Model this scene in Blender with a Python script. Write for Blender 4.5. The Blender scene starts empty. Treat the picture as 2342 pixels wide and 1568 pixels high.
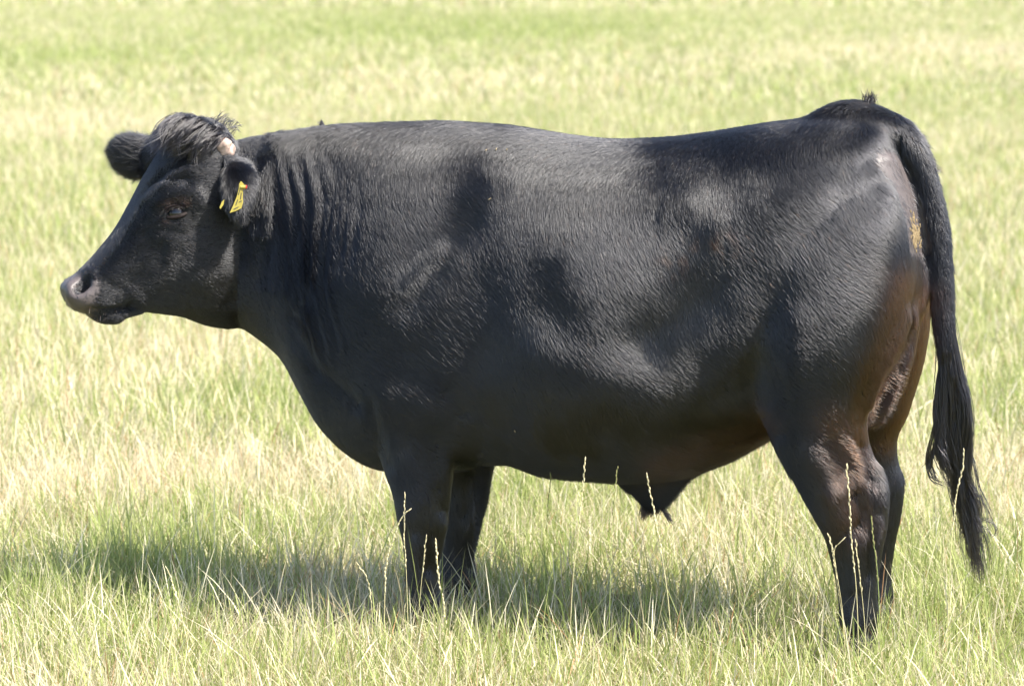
import bpy, bmesh, math, random
import numpy as np
from mathutils import Vector
from mathutils.bvhtree import BVHTree

rng = np.random.default_rng(7)
random.seed(7)
SC = bpy.context.scene
COL = SC.collection

# ---------------------------------------------------------------- camera
# measurements were read off the photograph at a width of 2342 units
W0, H0, FPX = 2342.0, 1568.0, 6310.0
PITCH = math.radians(8.24)
CAM = np.array([0.0, -7.0, 1.775])
cam_d = bpy.data.cameras.new('camera')
cam = bpy.data.objects.new('camera', cam_d)
COL.objects.link(cam)
cam.location = CAM
cam.rotation_euler = (math.pi / 2 - PITCH, 0, 0)
cam_d.sensor_width = 36.0
cam_d.lens = 36.0 * FPX / W0
cam_d.clip_end = 2000
cam_d.dof.use_dof = True
cam_d.dof.focus_distance = 6.80
cam_d.dof.aperture_fstop = 4.8
SC.camera = cam

# ---------------------------------------------------------------- light
S = np.array([0.55, -0.23, 0.81]); S /= np.linalg.norm(S)
world = bpy.data.worlds.new('World')
SC.world = world
world.use_nodes = True
wn = world.node_tree
sky = wn.nodes.new('ShaderNodeTexSky')
sky.sky_type = 'NISHITA'
sky.sun_disc = False
sky.sun_elevation = math.asin(S[2])
sky.sun_rotation = math.atan2(S[0], S[1])
sky.air_density = 1.0
sky.dust_density = 1.5
wn.links.new(sky.outputs[0], wn.nodes['Background'].inputs[0])
wn.nodes['Background'].inputs[1].default_value = 0.115
sun_d = bpy.data.lights.new('sun', 'SUN')
sun_d.energy = 5.0
sun_d.angle = math.radians(0.53)
sun_d.color = (1.0, 0.95, 0.86)
sun = bpy.data.objects.new('sun', sun_d)
COL.objects.link(sun)
sun.rotation_euler = Vector(S).to_track_quat('Z', 'Y').to_euler()
sun.location = (4, -3, 8)

SC.view_settings.view_transform = 'Standard'
SC.view_settings.look = 'None'
SC.view_settings.exposure = 1.55
SC.view_settings.gamma = 1.0
SC.render.engine = 'CYCLES'
SC.cycles.use_denoising = True
SC.cycles.max_bounces = 6
SC.cycles.diffuse_bounces = 3
SC.cycles.glossy_bounces = 3
SC.cycles.transmission_bounces = 4
SC.cycles.transparent_max_bounces = 4

# ---------------------------------------------------------------- helpers
cp, sp = math.cos(PITCH), math.sin(PITCH)


def ray(u, v):
    a = (u - W0 / 2) / FPX
    b = (H0 / 2 - v) / FPX
    return np.array([a, cp + b * sp, -sp + b * cp])


def proj(P):
    """world points -> photograph units, and distance"""
    d = np.asarray(P) - CAM
    x = d[..., 0]
    z = d[..., 1] * cp - d[..., 2] * sp
    y = d[..., 1] * sp + d[..., 2] * cp
    return W0 / 2 + FPX * x / z, H0 / 2 - FPX * y / z, z


def hit_plane(u, v, p0, nrm):
    r = ray(u, v)
    t = np.dot(p0 - CAM, nrm) / np.dot(r, nrm)
    return CAM + r * t


def hit_depth(u, v, Y):
    r = ray(u, v)
    return CAM + r * ((Y - CAM[1]) / r[1])


def hit_ground(u, v, z=0.0):
    r = ray(u, v)
    return CAM + r * ((z - CAM[2]) / r[2])


_perm = rng.random((32, 32, 32))


def noise3(P, scale):
    """smooth lattice noise, 0..1"""
    q = np.asarray(P) * scale
    i = np.floor(q).astype(int)
    f = q - i
    f = f * f * (3 - 2 * f)
    out = 0
    for dx in (0, 1):
        wx = f[:, 0] if dx else 1 - f[:, 0]
        for dy in (0, 1):
            wy = f[:, 1] if dy else 1 - f[:, 1]
            for dz in (0, 1):
                wz = f[:, 2] if dz else 1 - f[:, 2]
                out = out + wx * wy * wz * _perm[(i[:, 0] + dx) % 32, (i[:, 1] + dy) % 32, (i[:, 2] + dz) % 32]
    return out


def mat(name):
    m = bpy.data.materials.new(name)
    m.use_nodes = True
    n = m.node_tree.nodes
    return m, n, m.node_tree.links, n['Principled BSDF']


def simple_mat(name, rgb, rough=0.5, spec=0.5, var=0.0, scale=40):
    m, n, l, p = mat(name)
    p.inputs['Roughness'].default_value = rough
    p.inputs['Specular IOR Level'].default_value = spec
    if var:
        t = n.new('ShaderNodeTexNoise'); t.inputs['Scale'].default_value = scale
        t.inputs['Detail'].default_value = 4
        tc = n.new('ShaderNodeTexCoord')
        l.new(tc.outputs['Object'], t.inputs['Vector'])
        r = n.new('ShaderNodeValToRGB')
        r.color_ramp.elements[0].position = 0.3
        r.color_ramp.elements[1].position = 0.7
        r.color_ramp.elements[0].color = (*[c * (1 - var) for c in rgb], 1)
        r.color_ramp.elements[1].color = (*[min(1, c * (1 + var)) for c in rgb], 1)
        l.new(t.outputs['Fac'], r.inputs[0])
        l.new(r.outputs[0], p.inputs['Base Color'])
    else:
        p.inputs['Base Color'].default_value = (*rgb, 1)
    return m


def mesh_np(name, V, F, m, parent=None, smooth=True, attrs=None):
    """V (n,3); F list of (k,q) index arrays of constant width"""
    me = bpy.data.meshes.new(name)
    V = np.asarray(V, dtype=np.float32)
    me.vertices.add(len(V))
    me.vertices.foreach_set('co', V.ravel())
    tot = np.concatenate([np.full(len(f), f.shape[1]) for f in F]).astype(np.int32)
    idx = np.concatenate([f.ravel() for f in F]).astype(np.int32)
    me.loops.add(len(idx))
    me.loops.foreach_set('vertex_index', idx)
    me.polygons.add(len(tot))
    st = np.zeros(len(tot), dtype=np.int32); st[1:] = np.cumsum(tot)[:-1]
    me.polygons.foreach_set('loop_start', st)
    me.polygons.foreach_set('use_smooth', np.full(len(tot), smooth))
    for k, (typ, arr) in (attrs or {}).items():
        a = me.attributes.new(k, typ, 'POINT')
        a.data.foreach_set('color' if 'COLOR' in typ else 'value', np.asarray(arr, dtype=np.float32).ravel())
    me.update(calc_edges=True)
    me.validate()
    me.materials.append(m)
    o = bpy.data.objects.new(name, me)
    COL.objects.link(o)
    if parent is not None:
        o.parent = parent
    return o


def curves_np(name, P, R, m, parent=None, cattrs=None):
    """P (n,k,3) hair points, R (n,k) radii"""
    n, k, _ = P.shape
    c = bpy.data.hair_curves.new(name)
    c.add_curves([k] * n)
    c.attributes['position'].data.foreach_set('vector', np.ascontiguousarray(P, dtype=np.float32).ravel())
    a = c.attributes.get('radius') or c.attributes.new('radius', 'FLOAT', 'POINT')
    a.data.foreach_set('value', np.ascontiguousarray(R, dtype=np.float32).ravel())
    for key, arr in (cattrs or {}).items():
        a = c.attributes.new(key, 'FLOAT', 'CURVE')
        a.data.foreach_set('value', np.asarray(arr, dtype=np.float32))
    c.materials.append(m)
    o = bpy.data.objects.new(name, c)
    COL.objects.link(o)
    if parent is not None:
        o.parent = parent
    return o


def tag(o, label=None, cat=None, group=None, kind=None):
    if label: o['label'] = label
    if cat: o['category'] = cat
    if group: o['group'] = group
    if kind: o['kind'] = kind
    return o


# ================================================================ FIELD
def build_ground():
    m, n, l, p = mat('meadow_soil')
    tc = n.new('ShaderNodeTexCoord')
    def noise(s, d=6):
        t = n.new('ShaderNodeTexNoise'); t.inputs['Scale'].default_value = s; t.inputs['Detail'].default_value = d
        l.new(tc.outputs['Object'], t.inputs['Vector']); return t
    a = noise(0.55); b = noise(9.0)
    r = n.new('ShaderNodeValToRGB')
    r.color_ramp.elements[0].position = 0.35; r.color_ramp.elements[0].color = (0.075, 0.095, 0.03, 1)
    r.color_ramp.elements[1].position = 0.68; r.color_ramp.elements[1].color = (0.20, 0.18, 0.08, 1)
    mix = n.new('ShaderNodeMix'); mix.data_type = 'FLOAT'; mix.inputs[0].default_value = 0.5
    l.new(a.outputs['Fac'], mix.inputs[2]); l.new(b.outputs['Fac'], mix.inputs[3])
    l.new(mix.outputs[0], r.inputs[0]); l.new(r.outputs[0], p.inputs['Base Color'])
    p.inputs['Roughness'].default_value = 0.9
    p.inputs['Specular IOR Level'].default_value = 0.1
    N = 60
    # finer near the camera, one sheet to the horizon
    ys = -12 + 900 * (np.linspace(0, 1, N) ** 3)
    xs = np.sign(np.linspace(-1, 1, N)) * 450 * np.abs(np.linspace(-1, 1, N)) ** 2.5
    X, Y = np.meshgrid(xs, ys)
    V = np.stack([X, Y, np.zeros_like(X)], -1).reshape(-1, 3)
    i = np.arange(N * N).reshape(N, N)
    F = np.stack([i[:-1, :-1], i[:-1, 1:], i[1:, 1:], i[1:, :-1]], -1).reshape(-1, 4)
    tag(mesh_np('ground', V, [F], m), kind='structure')


# lush and parched spots of the field: photograph point, half size in metres, strength
GREEN = [(560, 950, .5, .45, .5), (1220, 1150, .35, .3, .4), (70, 140, 2.5, 4, .45), (1050, 70, 5, 12, .4), (1800, 210, 3, 4, .3),
         (2280, 960, .5, .5, .3), (200, 1330, .5, .3, .3), (480, 1130, .5, .3, -.3), (200, 300, 2, 2, -.3), (1300, 200, 4, 4, -.25),
         (2200, 130, 5, 6, -.25), (300, 880, .8, .6, -.2)]


def build_grass():
    m, n, l, p = mat('grass_blades')
    at = n.new('ShaderNodeAttribute'); at.attribute_name = 'col'
    l.new(at.outputs['Color'], p.inputs['Base Color'])
    p.inputs['Roughness'].default_value = 0.55
    p.inputs['Specular IOR Level'].default_value = 0.35
    tr = n.new('ShaderNodeBsdfTranslucent')
    l.new(at.outputs['Color'], tr.inputs['Color'])
    mx = n.new('ShaderNodeMixShader'); mx.inputs[0].default_value = 0.45
    l.new(p.outputs[0], mx.inputs[1]); l.new(tr.outputs[0], mx.inputs[2])
    l.new(mx.outputs[0], n['Material Output'].inputs['Surface'])

    zones = [  # depth from camera near, far, blades per square metre, width, height factor
        (5.2, 9.2, 7600, 0.0030, 1.0),
        (9.2, 15., 4600, 0.0042, 1.05),
        (15., 30., 2400, 0.0058, 1.05),
        (30., 75., 420, 0.013, 1.2),
        (75., 180., 34, 0.055, 1.5),
        (5.2, 9.5, 210, 0.0017, -1.0),          # wiry dead flowering stems
        (9.5, 16., 60, 0.0030, -1.0),
        (5.2, 9.2, 420, 0.0040, -2.0),         # broad bleached straws, bent over and lying
        (9.2, 15., 240, 0.0052, -2.0),
    ]
    Vs, Fq, Ft, Cs = [], [], [], []
    base = 0
    for d0, d1, dens, wid, hf in zones:
        half1 = d1 * W0 / 2 / FPX * 1.12 + 0.9
        n0 = int(dens * (d1 - d0) * 2 * half1)
        d = rng.uniform(d0, d1, n0)
        x = rng.uniform(-half1, half1, n0)
        keep = np.abs(x) < d * W0 / 2 / FPX * 1.12 + 0.9
        # tussocks: drop blades between clumps
        P = np.stack([x, d, np.zeros_like(x)], 1)
        cl = noise3(P, 7.0) * 0.6 + noise3(P + 31, 2.3) * 0.4
        if d0 >= 9.2:
            cl = 0.5 + (cl - 0.5) * (0.6 if d0 < 15 else 0.3)
        keep &= rng.random(n0) < 0.35 + 1.3 * np.clip(cl - 0.15, 0, 1)
        P = P[keep]; cl = cl[keep]
        n1 = len(P)
        P[:, 1] -= 7.0
        # dry against green, in drifts
        dry = noise3(P + 5, 0.55) * 0.4 + noise3(P + 11, 1.9) * 0.35 + noise3(P + 3, 0.17) * 0.25
        dryp = np.clip(0.67 + (dry - 0.5) * 1.7, 0.25, 0.93)
        dryp = 0.62 + (dryp - 0.62) * (0.35 if d0 >= 15 else 0.6 if d0 > 9 else 1.0)
        for gu, gv, rx, ry, am in GREEN:
            gp = hit_ground(gu, gv)
            dryp = dryp - am * np.exp(-((P[:, 0] - gp[0]) / rx) ** 2 - ((P[:, 1] - gp[1]) / ry) ** 2)
        dryp = np.clip(dryp, 0.08, 0.95)
        kind = rng.random(n1) < dryp             # True = straw
        h = hf * (0.075 + 0.10 * rng.random(n1) ** 1.6) * (0.7 + 0.6 * cl)
        h *= np.where(kind, 0.95, 1.0)
        tall = rng.random(n1) < np.where(kind, 0.09, 0.03)
        h = np.where(tall, h * 1.7, h)
        lean = np.abs(rng.normal(0, 0.55, n1)) + np.where(kind, 0.30 + 0.5 * (rng.random(n1) < 0.4), 0.12)
        if hf < 0:
            h = 0.14 + 0.20 * rng.random(n1) ** 1.8; kind = rng.random(n1) < 0.85
            lean = np.abs(rng.normal(0, 0.38, n1)) + 0.08 + 0.7 * (rng.random(n1) < .3)
        if hf < -1.5:
            h = rng.uniform(0.09, 0.23, n1); kind = rng.random(n1) < 0.93
            lean = np.clip(rng.normal(0.85, 0.35, n1), 0.15, 1.45)
        lean = np.clip(lean, 0.05, 1.45)
        az = rng.uniform(0, 2 * np.pi, n1)
        bend = rng.uniform(0.1, 0.9, n1)
        w = wid * rng.uniform(0.6, 1.4, n1) * np.where(kind, 0.75, 1.0)
        fa = az + rng.normal(np.pi / 2, 0.7, n1)
        side = np.stack([np.cos(fa), np.sin(fa), rng.normal(0, .2, n1)], 1)
        dirh = np.stack([np.cos(az), np.sin(az), np.zeros(n1)], 1)
        lev = [0.0, 0.38, 0.72, 1.0]
        pts = []
        pos = P.copy()
        pts.append(pos.copy())
        for j in range(1, 4):
            ds = (lev[j] - lev[j - 1])
            a = lean * (0.45 + bend * lev[j] * 1.2)
            a = np.clip(a, 0, 1.75)
            pos = pos + h[:, None] * ds * (np.sin(a)[:, None] * dirh + np.cos(a)[:, None] * np.array([0, 0, 1.0]))
            pts.append(pos.copy())
        for q in pts[1:]:
            q[:, 2] = np.maximum(q[:, 2], 0.004)
        wl = [0.8, 0.9, 1.5, 0.0] if -1.5 < hf < 0 else [0.75, 1.0, 0.7, 0.0]
        V = np.zeros((n1, 7, 3))
        for j in range(3):
            off = side * (w * wl[j] * 0.5)[:, None]
            V[:, 2 * j] = pts[j] - off
            V[:, 2 * j + 1] = pts[j] + off
        V[:, 6] = pts[3]
        g = rng.random((n1, 1))
        # leaf colours: fresh green to yellow green; straw: cream to tan
        cg = (1 - g) * np.array([0.22, 0.29, 0.072]) + g * np.array([0.465, 0.485, 0.195])
        g2 = rng.random((n1, 1))
        cs = (1 - g2) * np.array([0.48, 0.40, 0.24]) + g2 * np.array([0.80, 0.73, 0.53])
        if hf < -1.5:
            cs = cs * 0.45 + np.array([0.80, 0.74, 0.56]) * 0.55
        rd = (rng.random(n1) < 0.05)[:, None]
        cs = np.where(rd, np.array([0.42, 0.24, 0.12]), cs)
        c = np.where(kind[:, None], cs, cg)
        c = c * rng.uniform(0.85, 1.12, (n1, 1))
        c4 = np.concatenate([c, np.ones((n1, 1))], 1)
        Cv = np.repeat(c4[:, None, :], 7, 1)
        i = base + 7 * np.arange(n1)[:, None]
        Fq.append(np.concatenate([i + np.array([0, 1, 3, 2]), i + np.array([2, 3, 5, 4])], 0))
        Ft.append(i + np.array([4, 5, 6]))
        Vs.append(V.reshape(-1, 3)); Cs.append(Cv.reshape(-1, 4))
        base += 7 * n1
    o = mesh_np('grass', np.concatenate(Vs), [np.concatenate(Fq), np.concatenate(Ft)], m,
                attrs={'col': ('FLOAT_COLOR', np.concatenate(Cs))})
    tag(o, 'dry pale green and straw coloured meadow grass covering the whole field', 'grass', kind='stuff')


# ================================================================ BULL
# midline of the bull on the ground: between the fore hooves and the hind hooves
FORE = hit_depth(1000, 1372, 0.155); HIND = hit_depth(1988, 1432, -0.135)
FORE[2] = HIND[2] = 0
AX = HIND - FORE; AX /= np.linalg.norm(AX)          # towards the tail
LAT = np.array([-AX[1], AX[0], 0.0])                # away from the camera (far side)


def mid(u, v, off=0.0):
    return hit_plane(u, v, FORE + LAT * off, LAT)


HEAD_YAW = math.radians(20)
HP = mid(560, 420)                                   # nape
HAX = np.array([math.cos(HEAD_YAW), math.sin(HEAD_YAW), 0.0])   # towards the nape
HLAT = np.array([-HAX[1], HAX[0], 0.0])


def headp(u, v, off=0.0):
    return hit_plane(u, v, HP + HLAT * off, HLAT)


def cubic(X, sub):
    """Catmull-Rom resampling of station rows"""
    X = np.asarray(X, float)
    n = len(X)
    E = np.vstack([2 * X[0] - X[1], X, 2 * X[-1] - X[-2]])
    out = []
    for i in range(n - 1):
        p0, p1, p2, p3 = E[i:i + 4]
        for t in np.arange(sub) / sub:
            out.append(0.5 * ((2 * p1) + (-p0 + p2) * t + (2 * p0 - 5 * p1 + 4 * p2 - p3) * t * t
                              + (-p0 + 3 * p1 - 3 * p2 + p3) * t ** 3))
    out.append(X[-1])
    return np.array(out)


PARTS_V, PARTS_F = [], []


def loft(st, sub=6, seg=40):
    """st rows: top(3) bottom(3) lateral(3) halfwidth tm ptop pbot -> closed tube"""
    R = cubic(st, sub)
    th = np.linspace(0, 2 * np.pi, seg, endpoint=False)
    c, s = np.cos(th), np.sin(th)
    V = []
    for r in R:
        T, B, L = r[0:3], r[3:6], r[6:9] / np.linalg.norm(r[6:9])
        hw, tm, pt, pb = r[9:13]
        p = np.where(s >= 0, pt, pb)
        y = hw * np.sign(c) * np.abs(c) ** (2 / p)
        t = tm + np.where(s >= 0, (1 - tm), tm) * np.sign(s) * np.abs(s) ** (2 / p)
        V.append(B + (T - B) * t[:, None] + L * y[:, None])
    n = len(V)
    V = np.array(V)
    c0, c1 = V[0].mean(0), V[-1].mean(0)
    V = np.vstack([V.reshape(-1, 3), c0, c1])
    F = []
    for i in range(n - 1):
        for j in range(seg):
            k = (j + 1) % seg
            F.append((i * seg + j, i * seg + k, (i + 1) * seg + k, (i + 1) * seg + j))
    for j in range(seg):
        k = (j + 1) % seg
        F.append((n * seg, k, j)); F.append((n * seg + 1, (n - 1) * seg + j, (n - 1) * seg + k))
    o = sum(len(v) for v in PARTS_V)
    PARTS_V.append(V); PARTS_F.extend([tuple(a + o for a in f) for f in F])


def row(T, B, L, hw, tm=0.5, pt=2.0, pb=2.0):
    return np.concatenate([T, B, L, [hw, tm, pt, pb]])


def build_body():
    # ---- trunk and neck: (top u,v) (bottom u,v) half width, height of widest part, exponents
    trunk = [
        (535, 322, 510, 735, .095, .55, 2.0, 2.0, -.01),
        (590, 311, 568, 757, .115, .55, 2.0, 2.0, -.01),
        (660, 301, 640, 818, .135, .50, 1.9, 2.0, -.005),
        (735, 290, 690, 898, .165, .45, 1.8, 2.0, 0),
        (800, 286, 748, 985, .205, .42, 1.8, 2.0, 0),
        (870, 284, 835, 1052, .240, .42, 1.75, 2.1, 0),
        (960, 280, 930, 1076, .268, .42, 1.75, 2.2, 0),
        (1060, 281, 1050, 1072, .280, .42, 1.8, 2.2, 0),
        (1160, 289, 1155, 1052, .290, .42, 1.85, 2.1, 0),
        (1260, 304, 1250, 1074, .315, .42, 1.9, 2.1, 0),
        (1360, 316, 1350, 1086, .335, .42, 1.95, 2.1, 0),
        (1460, 319, 1450, 1090, .338, .42, 2.0, 2.1, 0),
        (1560, 313, 1550, 1082, .325, .44, 2.15, 2.1, 0),
        (1660, 301, 1650, 1052, .300, .48, 2.35, 2.0, 0),
        (1760, 286, 1750, 1000, .282, .52, 2.45, 2.0, 0),
        (1830, 277, 1850, 950, .272, .55, 2.3, 2.0, 0),
        (1900, 262, 1925, 920, .255, .55, 2.1, 2.0, 0),
        (1960, 260, 1990, 890, .228, .55, 2.0, 2.0, 0),
        (2010, 275, 2045, 840, .195, .55, 2.0, 2.0, 0),
        (2052, 330, 2085, 760, .170, .55, 2.0, 2.0, 0),
        (2080, 390, 2112, 700, .135, .5, 2.0, 2.0, 0),
        (2098, 440, 2122, 650, .085, .5, 2.0, 2.0, 0),
    ]
    st = []
    for ut, vt, ub, vb, hw, tm, pt, pb, off in trunk:
        k = np.clip((760 - ut) / 200, 0, 1) * 0.55
        L = LAT * (1 - k) + HLAT * k
        st.append(row(mid(ut, vt, off), mid(ub, vb, off), L, hw, tm, pt, pb))
    loft(st)
    # ---- head
    head = [
        (540, 335, 600, 690, .085, .60, 2.0, 2.0),
        (490, 290, 585, 735, .105, .62, 2.3, 1.9),
        (430, 290, 530, 750, .118, .64, 2.5, 1.8),
        (375, 335, 475, 742, .122, .64, 2.2, 1.8),
        (330, 400, 420, 723, .112, .62, 2.2, 1.8),
        (300, 465, 372, 717, .096, .60, 2.2, 1.9),
        (268, 525, 332, 712, .082, .58, 2.1, 2.0),
        (233, 570, 300, 706, .074, .56, 2.1, 2.1),
        (200, 606, 272, 708, .071, .54, 2.3, 2.2),
        (176, 628, 240, 716, .074, .52, 2.3, 2.3),
        (156, 640, 208, 718, .071, .50, 2.4, 2.3),
        (144, 650, 183, 714, .060, .50, 2.3, 2.3),
        (139, 661, 160, 705, .038, .50, 2.2, 2.2),
    ]
    loft([row(headp(a, b), headp(c, d), HLAT, *r) for a, b, c, d, *r in head])
    # chin and lower lip
    chin = [(310, 690, 320, 716, .040), (285, 700, 282, 725, .048), (262, 706, 258, 738, .050),
            (232, 708, 226, 735, .046), (205, 708, 198, 722, .030)]
    loft([row(headp(a, b), headp(c, d), HLAT, hw, .5, 2.2, 2.2) for a, b, c, d, hw in chin], seg=24)
    # poll dome under the forelock
    poll = [(400, 330, 420, 420, .05), (425, 280, 445, 420, .085), (462, 268, 480, 420, .09), (505, 285, 515, 420, .085),
            (540, 330, 545, 420, .05)]
    loft([row(headp(a, b), headp(c, d), HLAT, hw, .5, 2.2, 2.2) for a, b, c, d, hw in poll], seg=24)
    # ---- legs: front (u,v), rear (u,v), half width
    def leg(rows, off):
        st = []
        for uf, vf, ur, vr, hw, do in rows:
            st.append(row(mid(uf, vf, off + do), mid(ur, vr, off + do), LAT, hw, .5, 2.2, 2.1))
        loft(st, seg=28)
    leg([(800, 560, 1040, 520, .06, .02), (800, 700, 1075, 690, .105, .03), (818, 830, 1068, 830, .112, .03),
         (842, 940, 1050, 940, .100, .02), (872, 1040, 1040, 1030, .075, .01), (900, 1120, 1030, 1110, .060, 0),
         (914, 1185, 1022, 1180, .056, 0), (924, 1235, 1014, 1235, .050, 0), (929, 1290, 1002, 1290, .040, 0),
         (931, 1340, 1000, 1340, .040, 0), (930, 1375, 1010, 1375, .047, 0), (938, 1400, 1004, 1400, .045, 0)], -.155)
    leg([(910, 700, 1150, 690, .08, -.03), (930, 830, 1150, 830, .105, -.03), (960, 950, 1140, 945, .095, -.02),
         (990, 1040, 1130, 1030, .075, -.01), (1006, 1100, 1119, 1095, .060, 0), (1012, 1150, 1110, 1150, .056, 0),
         (1014, 1195, 1096, 1200, .050, 0), (1013, 1240, 1086, 1245, .040, 0), (1012, 1280, 1080, 1285, .040, 0),
         (1008, 1315, 1084, 1315, .046, 0), (1012, 1340, 1080, 1340, .045, 0)], .150)
    leg([(1760, 420, 2040, 420, .05, .02), (1712, 540, 2083, 520, .115, .015), (1700, 690, 2090, 650, .135, .01), (1706, 820, 2045, 790, .125, 0),
         (1735, 930, 1992, 900, .100, 0), (1775, 1020, 1984, 985, .078, 0), (1815, 1095, 2003, 1055, .062, 0),
         (1855, 1168, 2024, 1110, .054, 0), (1887, 1230, 2029, 1180, .048, 0), (1906, 1295, 2016, 1260, .040, 0),
         (1918, 1360, 2004, 1335, .039, 0), (1922, 1410, 2006, 1395, .046, 0), (1934, 1450, 2004, 1445, .046, 0)], -.165)
    leg([(1790, 430, 2070, 430, .05, -.02), (1760, 540, 2112, 520, .115, -.015), (1750, 690, 2128, 650, .135, -.01), (1770, 820, 2116, 800, .125, 0),
         (1810, 930, 2084, 930, .100, 0), (1850, 1005, 2056, 995, .075, 0), (1885, 1070, 2054, 1048, .060, 0),
         (1915, 1130, 2066, 1095, .053, 0), (1940, 1190, 2062, 1160, .046, 0), (1955, 1250, 2046, 1235, .039, 0),
         (1962, 1310, 2036, 1305, .038, 0), (1962, 1350, 2040, 1350, .045, 0), (1972, 1385, 2040, 1382, .045, 0)], .175)
    # ---- the soft parts between the thighs
    cod = [(1960, 640, 2112, 640, .05), (1965, 720, 2104, 720, .065), (1955, 800, 2086, 800, .070), (1945, 870, 2062, 870, .064),
           (1940, 925, 2038, 925, .050), (1948, 968, 2014, 968, .026)]
    loft([row(mid(a, b), mid(c, d), LAT, hw) for a, b, c, d, hw in cod], seg=24)
    # ---- dock and tail
    tail = [(1850, 268, 1868, 330, .05), (1895, 245, 1915, 335, .06), (1945, 233, 1950, 325, .06), (2000, 243, 1988, 320, .052),
            (2055, 268, 2024, 332, .044), (2105, 318, 2062, 362, .036), (2136, 385, 2092, 408, .030), (2157, 460, 2106, 470, .028),
            (2170, 560, 2117, 565, .026), (2176, 660, 2127, 665, .023), (2180, 760, 2140, 765, .020), (2188, 850, 2155, 855, .017),
            (2198, 930, 2172, 935, .013)]
    loft([row(mid(a, b), mid(c, d), LAT, hw) for a, b, c, d, hw in tail], seg=20)
    # ---- sheath
    sh = [(1400, 1060, 1640, 1040, .05), (1405, 1092, 1610, 1062, .050), (1425, 1108, 1578, 1082, .044), (1450, 1126, 1556, 1104, .036),
          (1470, 1146, 1540, 1126, .026), (1480, 1162, 1522, 1150, .016)]
    loft([row(mid(a, b), mid(c, d), LAT, hw) for a, b, c, d, hw in sh], seg=24)
    # ---- ears: base to tip, top (u,v), bottom (u,v), thickness, how far off the head's middle plane
    far = [(380, 345, 398, 385, .020, .085), (353, 332, 366, 388, .028, .115), (325, 324, 338, 395, .030, .155),
           (298, 319, 308, 394, .028, .195), (278, 323, 287, 385, .022, .22), (270, 337, 275, 371, .012, .235)]
    loft([row(headp(a, b, o), headp(c, d, o), HAX * .9 + HLAT * .4, hw, .5, 2, 2) for a, b, c, d, hw, o in far], seg=24)
    near = [(515, 352, 560, 362, .020, -.085), (512, 378, 574, 374, .026, -.110), (513, 405, 582, 404, .026, -.135),
            (514, 436, 578, 444, .022, -.155), (520, 464, 566, 476, .016, -.168), (530, 486, 552, 494, .008, -.178)]
    loft([row(headp(a, b, o), headp(c, d, o), HLAT * .8 + HAX * .3, hw, .5, 2, 2) for a, b, c, d, hw, o in near], seg=24)

    # ---- one continuous skin
    me = bpy.data.meshes.new('tmp')
    me.from_pydata([tuple(v) for v in np.vstack(PARTS_V)], [], PARTS_F)
    bm = bmesh.new(); bm.from_mesh(me); bmesh.ops.recalc_face_normals(bm, faces=bm.faces); bm.to_mesh(me); bm.free()
    o = bpy.data.objects.new('tmp', me); COL.objects.link(o)
    r = o.modifiers.new('r', 'REMESH'); r.mode = 'VOXEL'; r.voxel_size = 0.0055
    dg = bpy.context.evaluated_depsgraph_get()
    e = o.evaluated_get(dg).to_mesh()
    nv, nf = len(e.vertices), len(e.polygons)
    V = np.zeros(nv * 3); e.vertices.foreach_get('co', V); V = V.reshape(-1, 3)
    F = np.zeros(nf * 4, dtype=np.int32); e.loops.foreach_get('vertex_index', F); F = F.reshape(-1, 4)
    bpy.data.objects.remove(o)
    return V, F


def adjacency(F):
    E = np.concatenate([F[:, [0, 1]], F[:, [1, 2]], F[:, [2, 3]], F[:, [3, 0]]])
    E = np.concatenate([E, E[:, ::-1]])
    return E


def smooth(V, E, lam, it, mu=None):
    n = len(V)
    deg = np.bincount(E[:, 0], minlength=n).astype(float)
    lam = np.broadcast_to(np.asarray(lam, float), (n,))
    for k in range(it):
        for s in ((1,) if mu is None else (1, mu)):
            A = np.stack([np.bincount(E[:, 0], weights=V[E[:, 1], j], minlength=n) for j in range(3)], 1) / deg[:, None]
            V = V + (A - V) * (lam * s)[:, None]
    return V


def normals(V, F):
    n = np.cross(V[F[:, 2]] - V[F[:, 0]], V[F[:, 3]] - V[F[:, 1]])
    N = np.zeros_like(V)
    for j in range(4):
        for k in range(3):
            N[:, k] += np.bincount(F[:, j], weights=n[:, k], minlength=len(V))
    return N / (np.linalg.norm(N, axis=1, keepdims=True) + 1e-12)


def seg_dist(u, v, pts):
    """distance in photograph units to a polyline, and position 0..1 along it"""
    pts = np.asarray(pts, float)
    best = np.full(u.shape, 1e9); tt = np.zeros(u.shape)
    n = len(pts) - 1
    if n == 0:
        return np.hypot(u - pts[0][0], v - pts[0][1]), tt
    for i in range(n):
        a, b = pts[i], pts[i + 1]
        d = b - a
        t = np.clip(((u - a[0]) * d[0] + (v - a[1]) * d[1]) / (d @ d), 0, 1)
        q = np.hypot(u - a[0] - t * d[0], v - a[1] - t * d[1])
        m = q < best
        best = np.where(m, q, best); tt = np.where(m, (i + t) / n, tt)
    return best, tt


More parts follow.
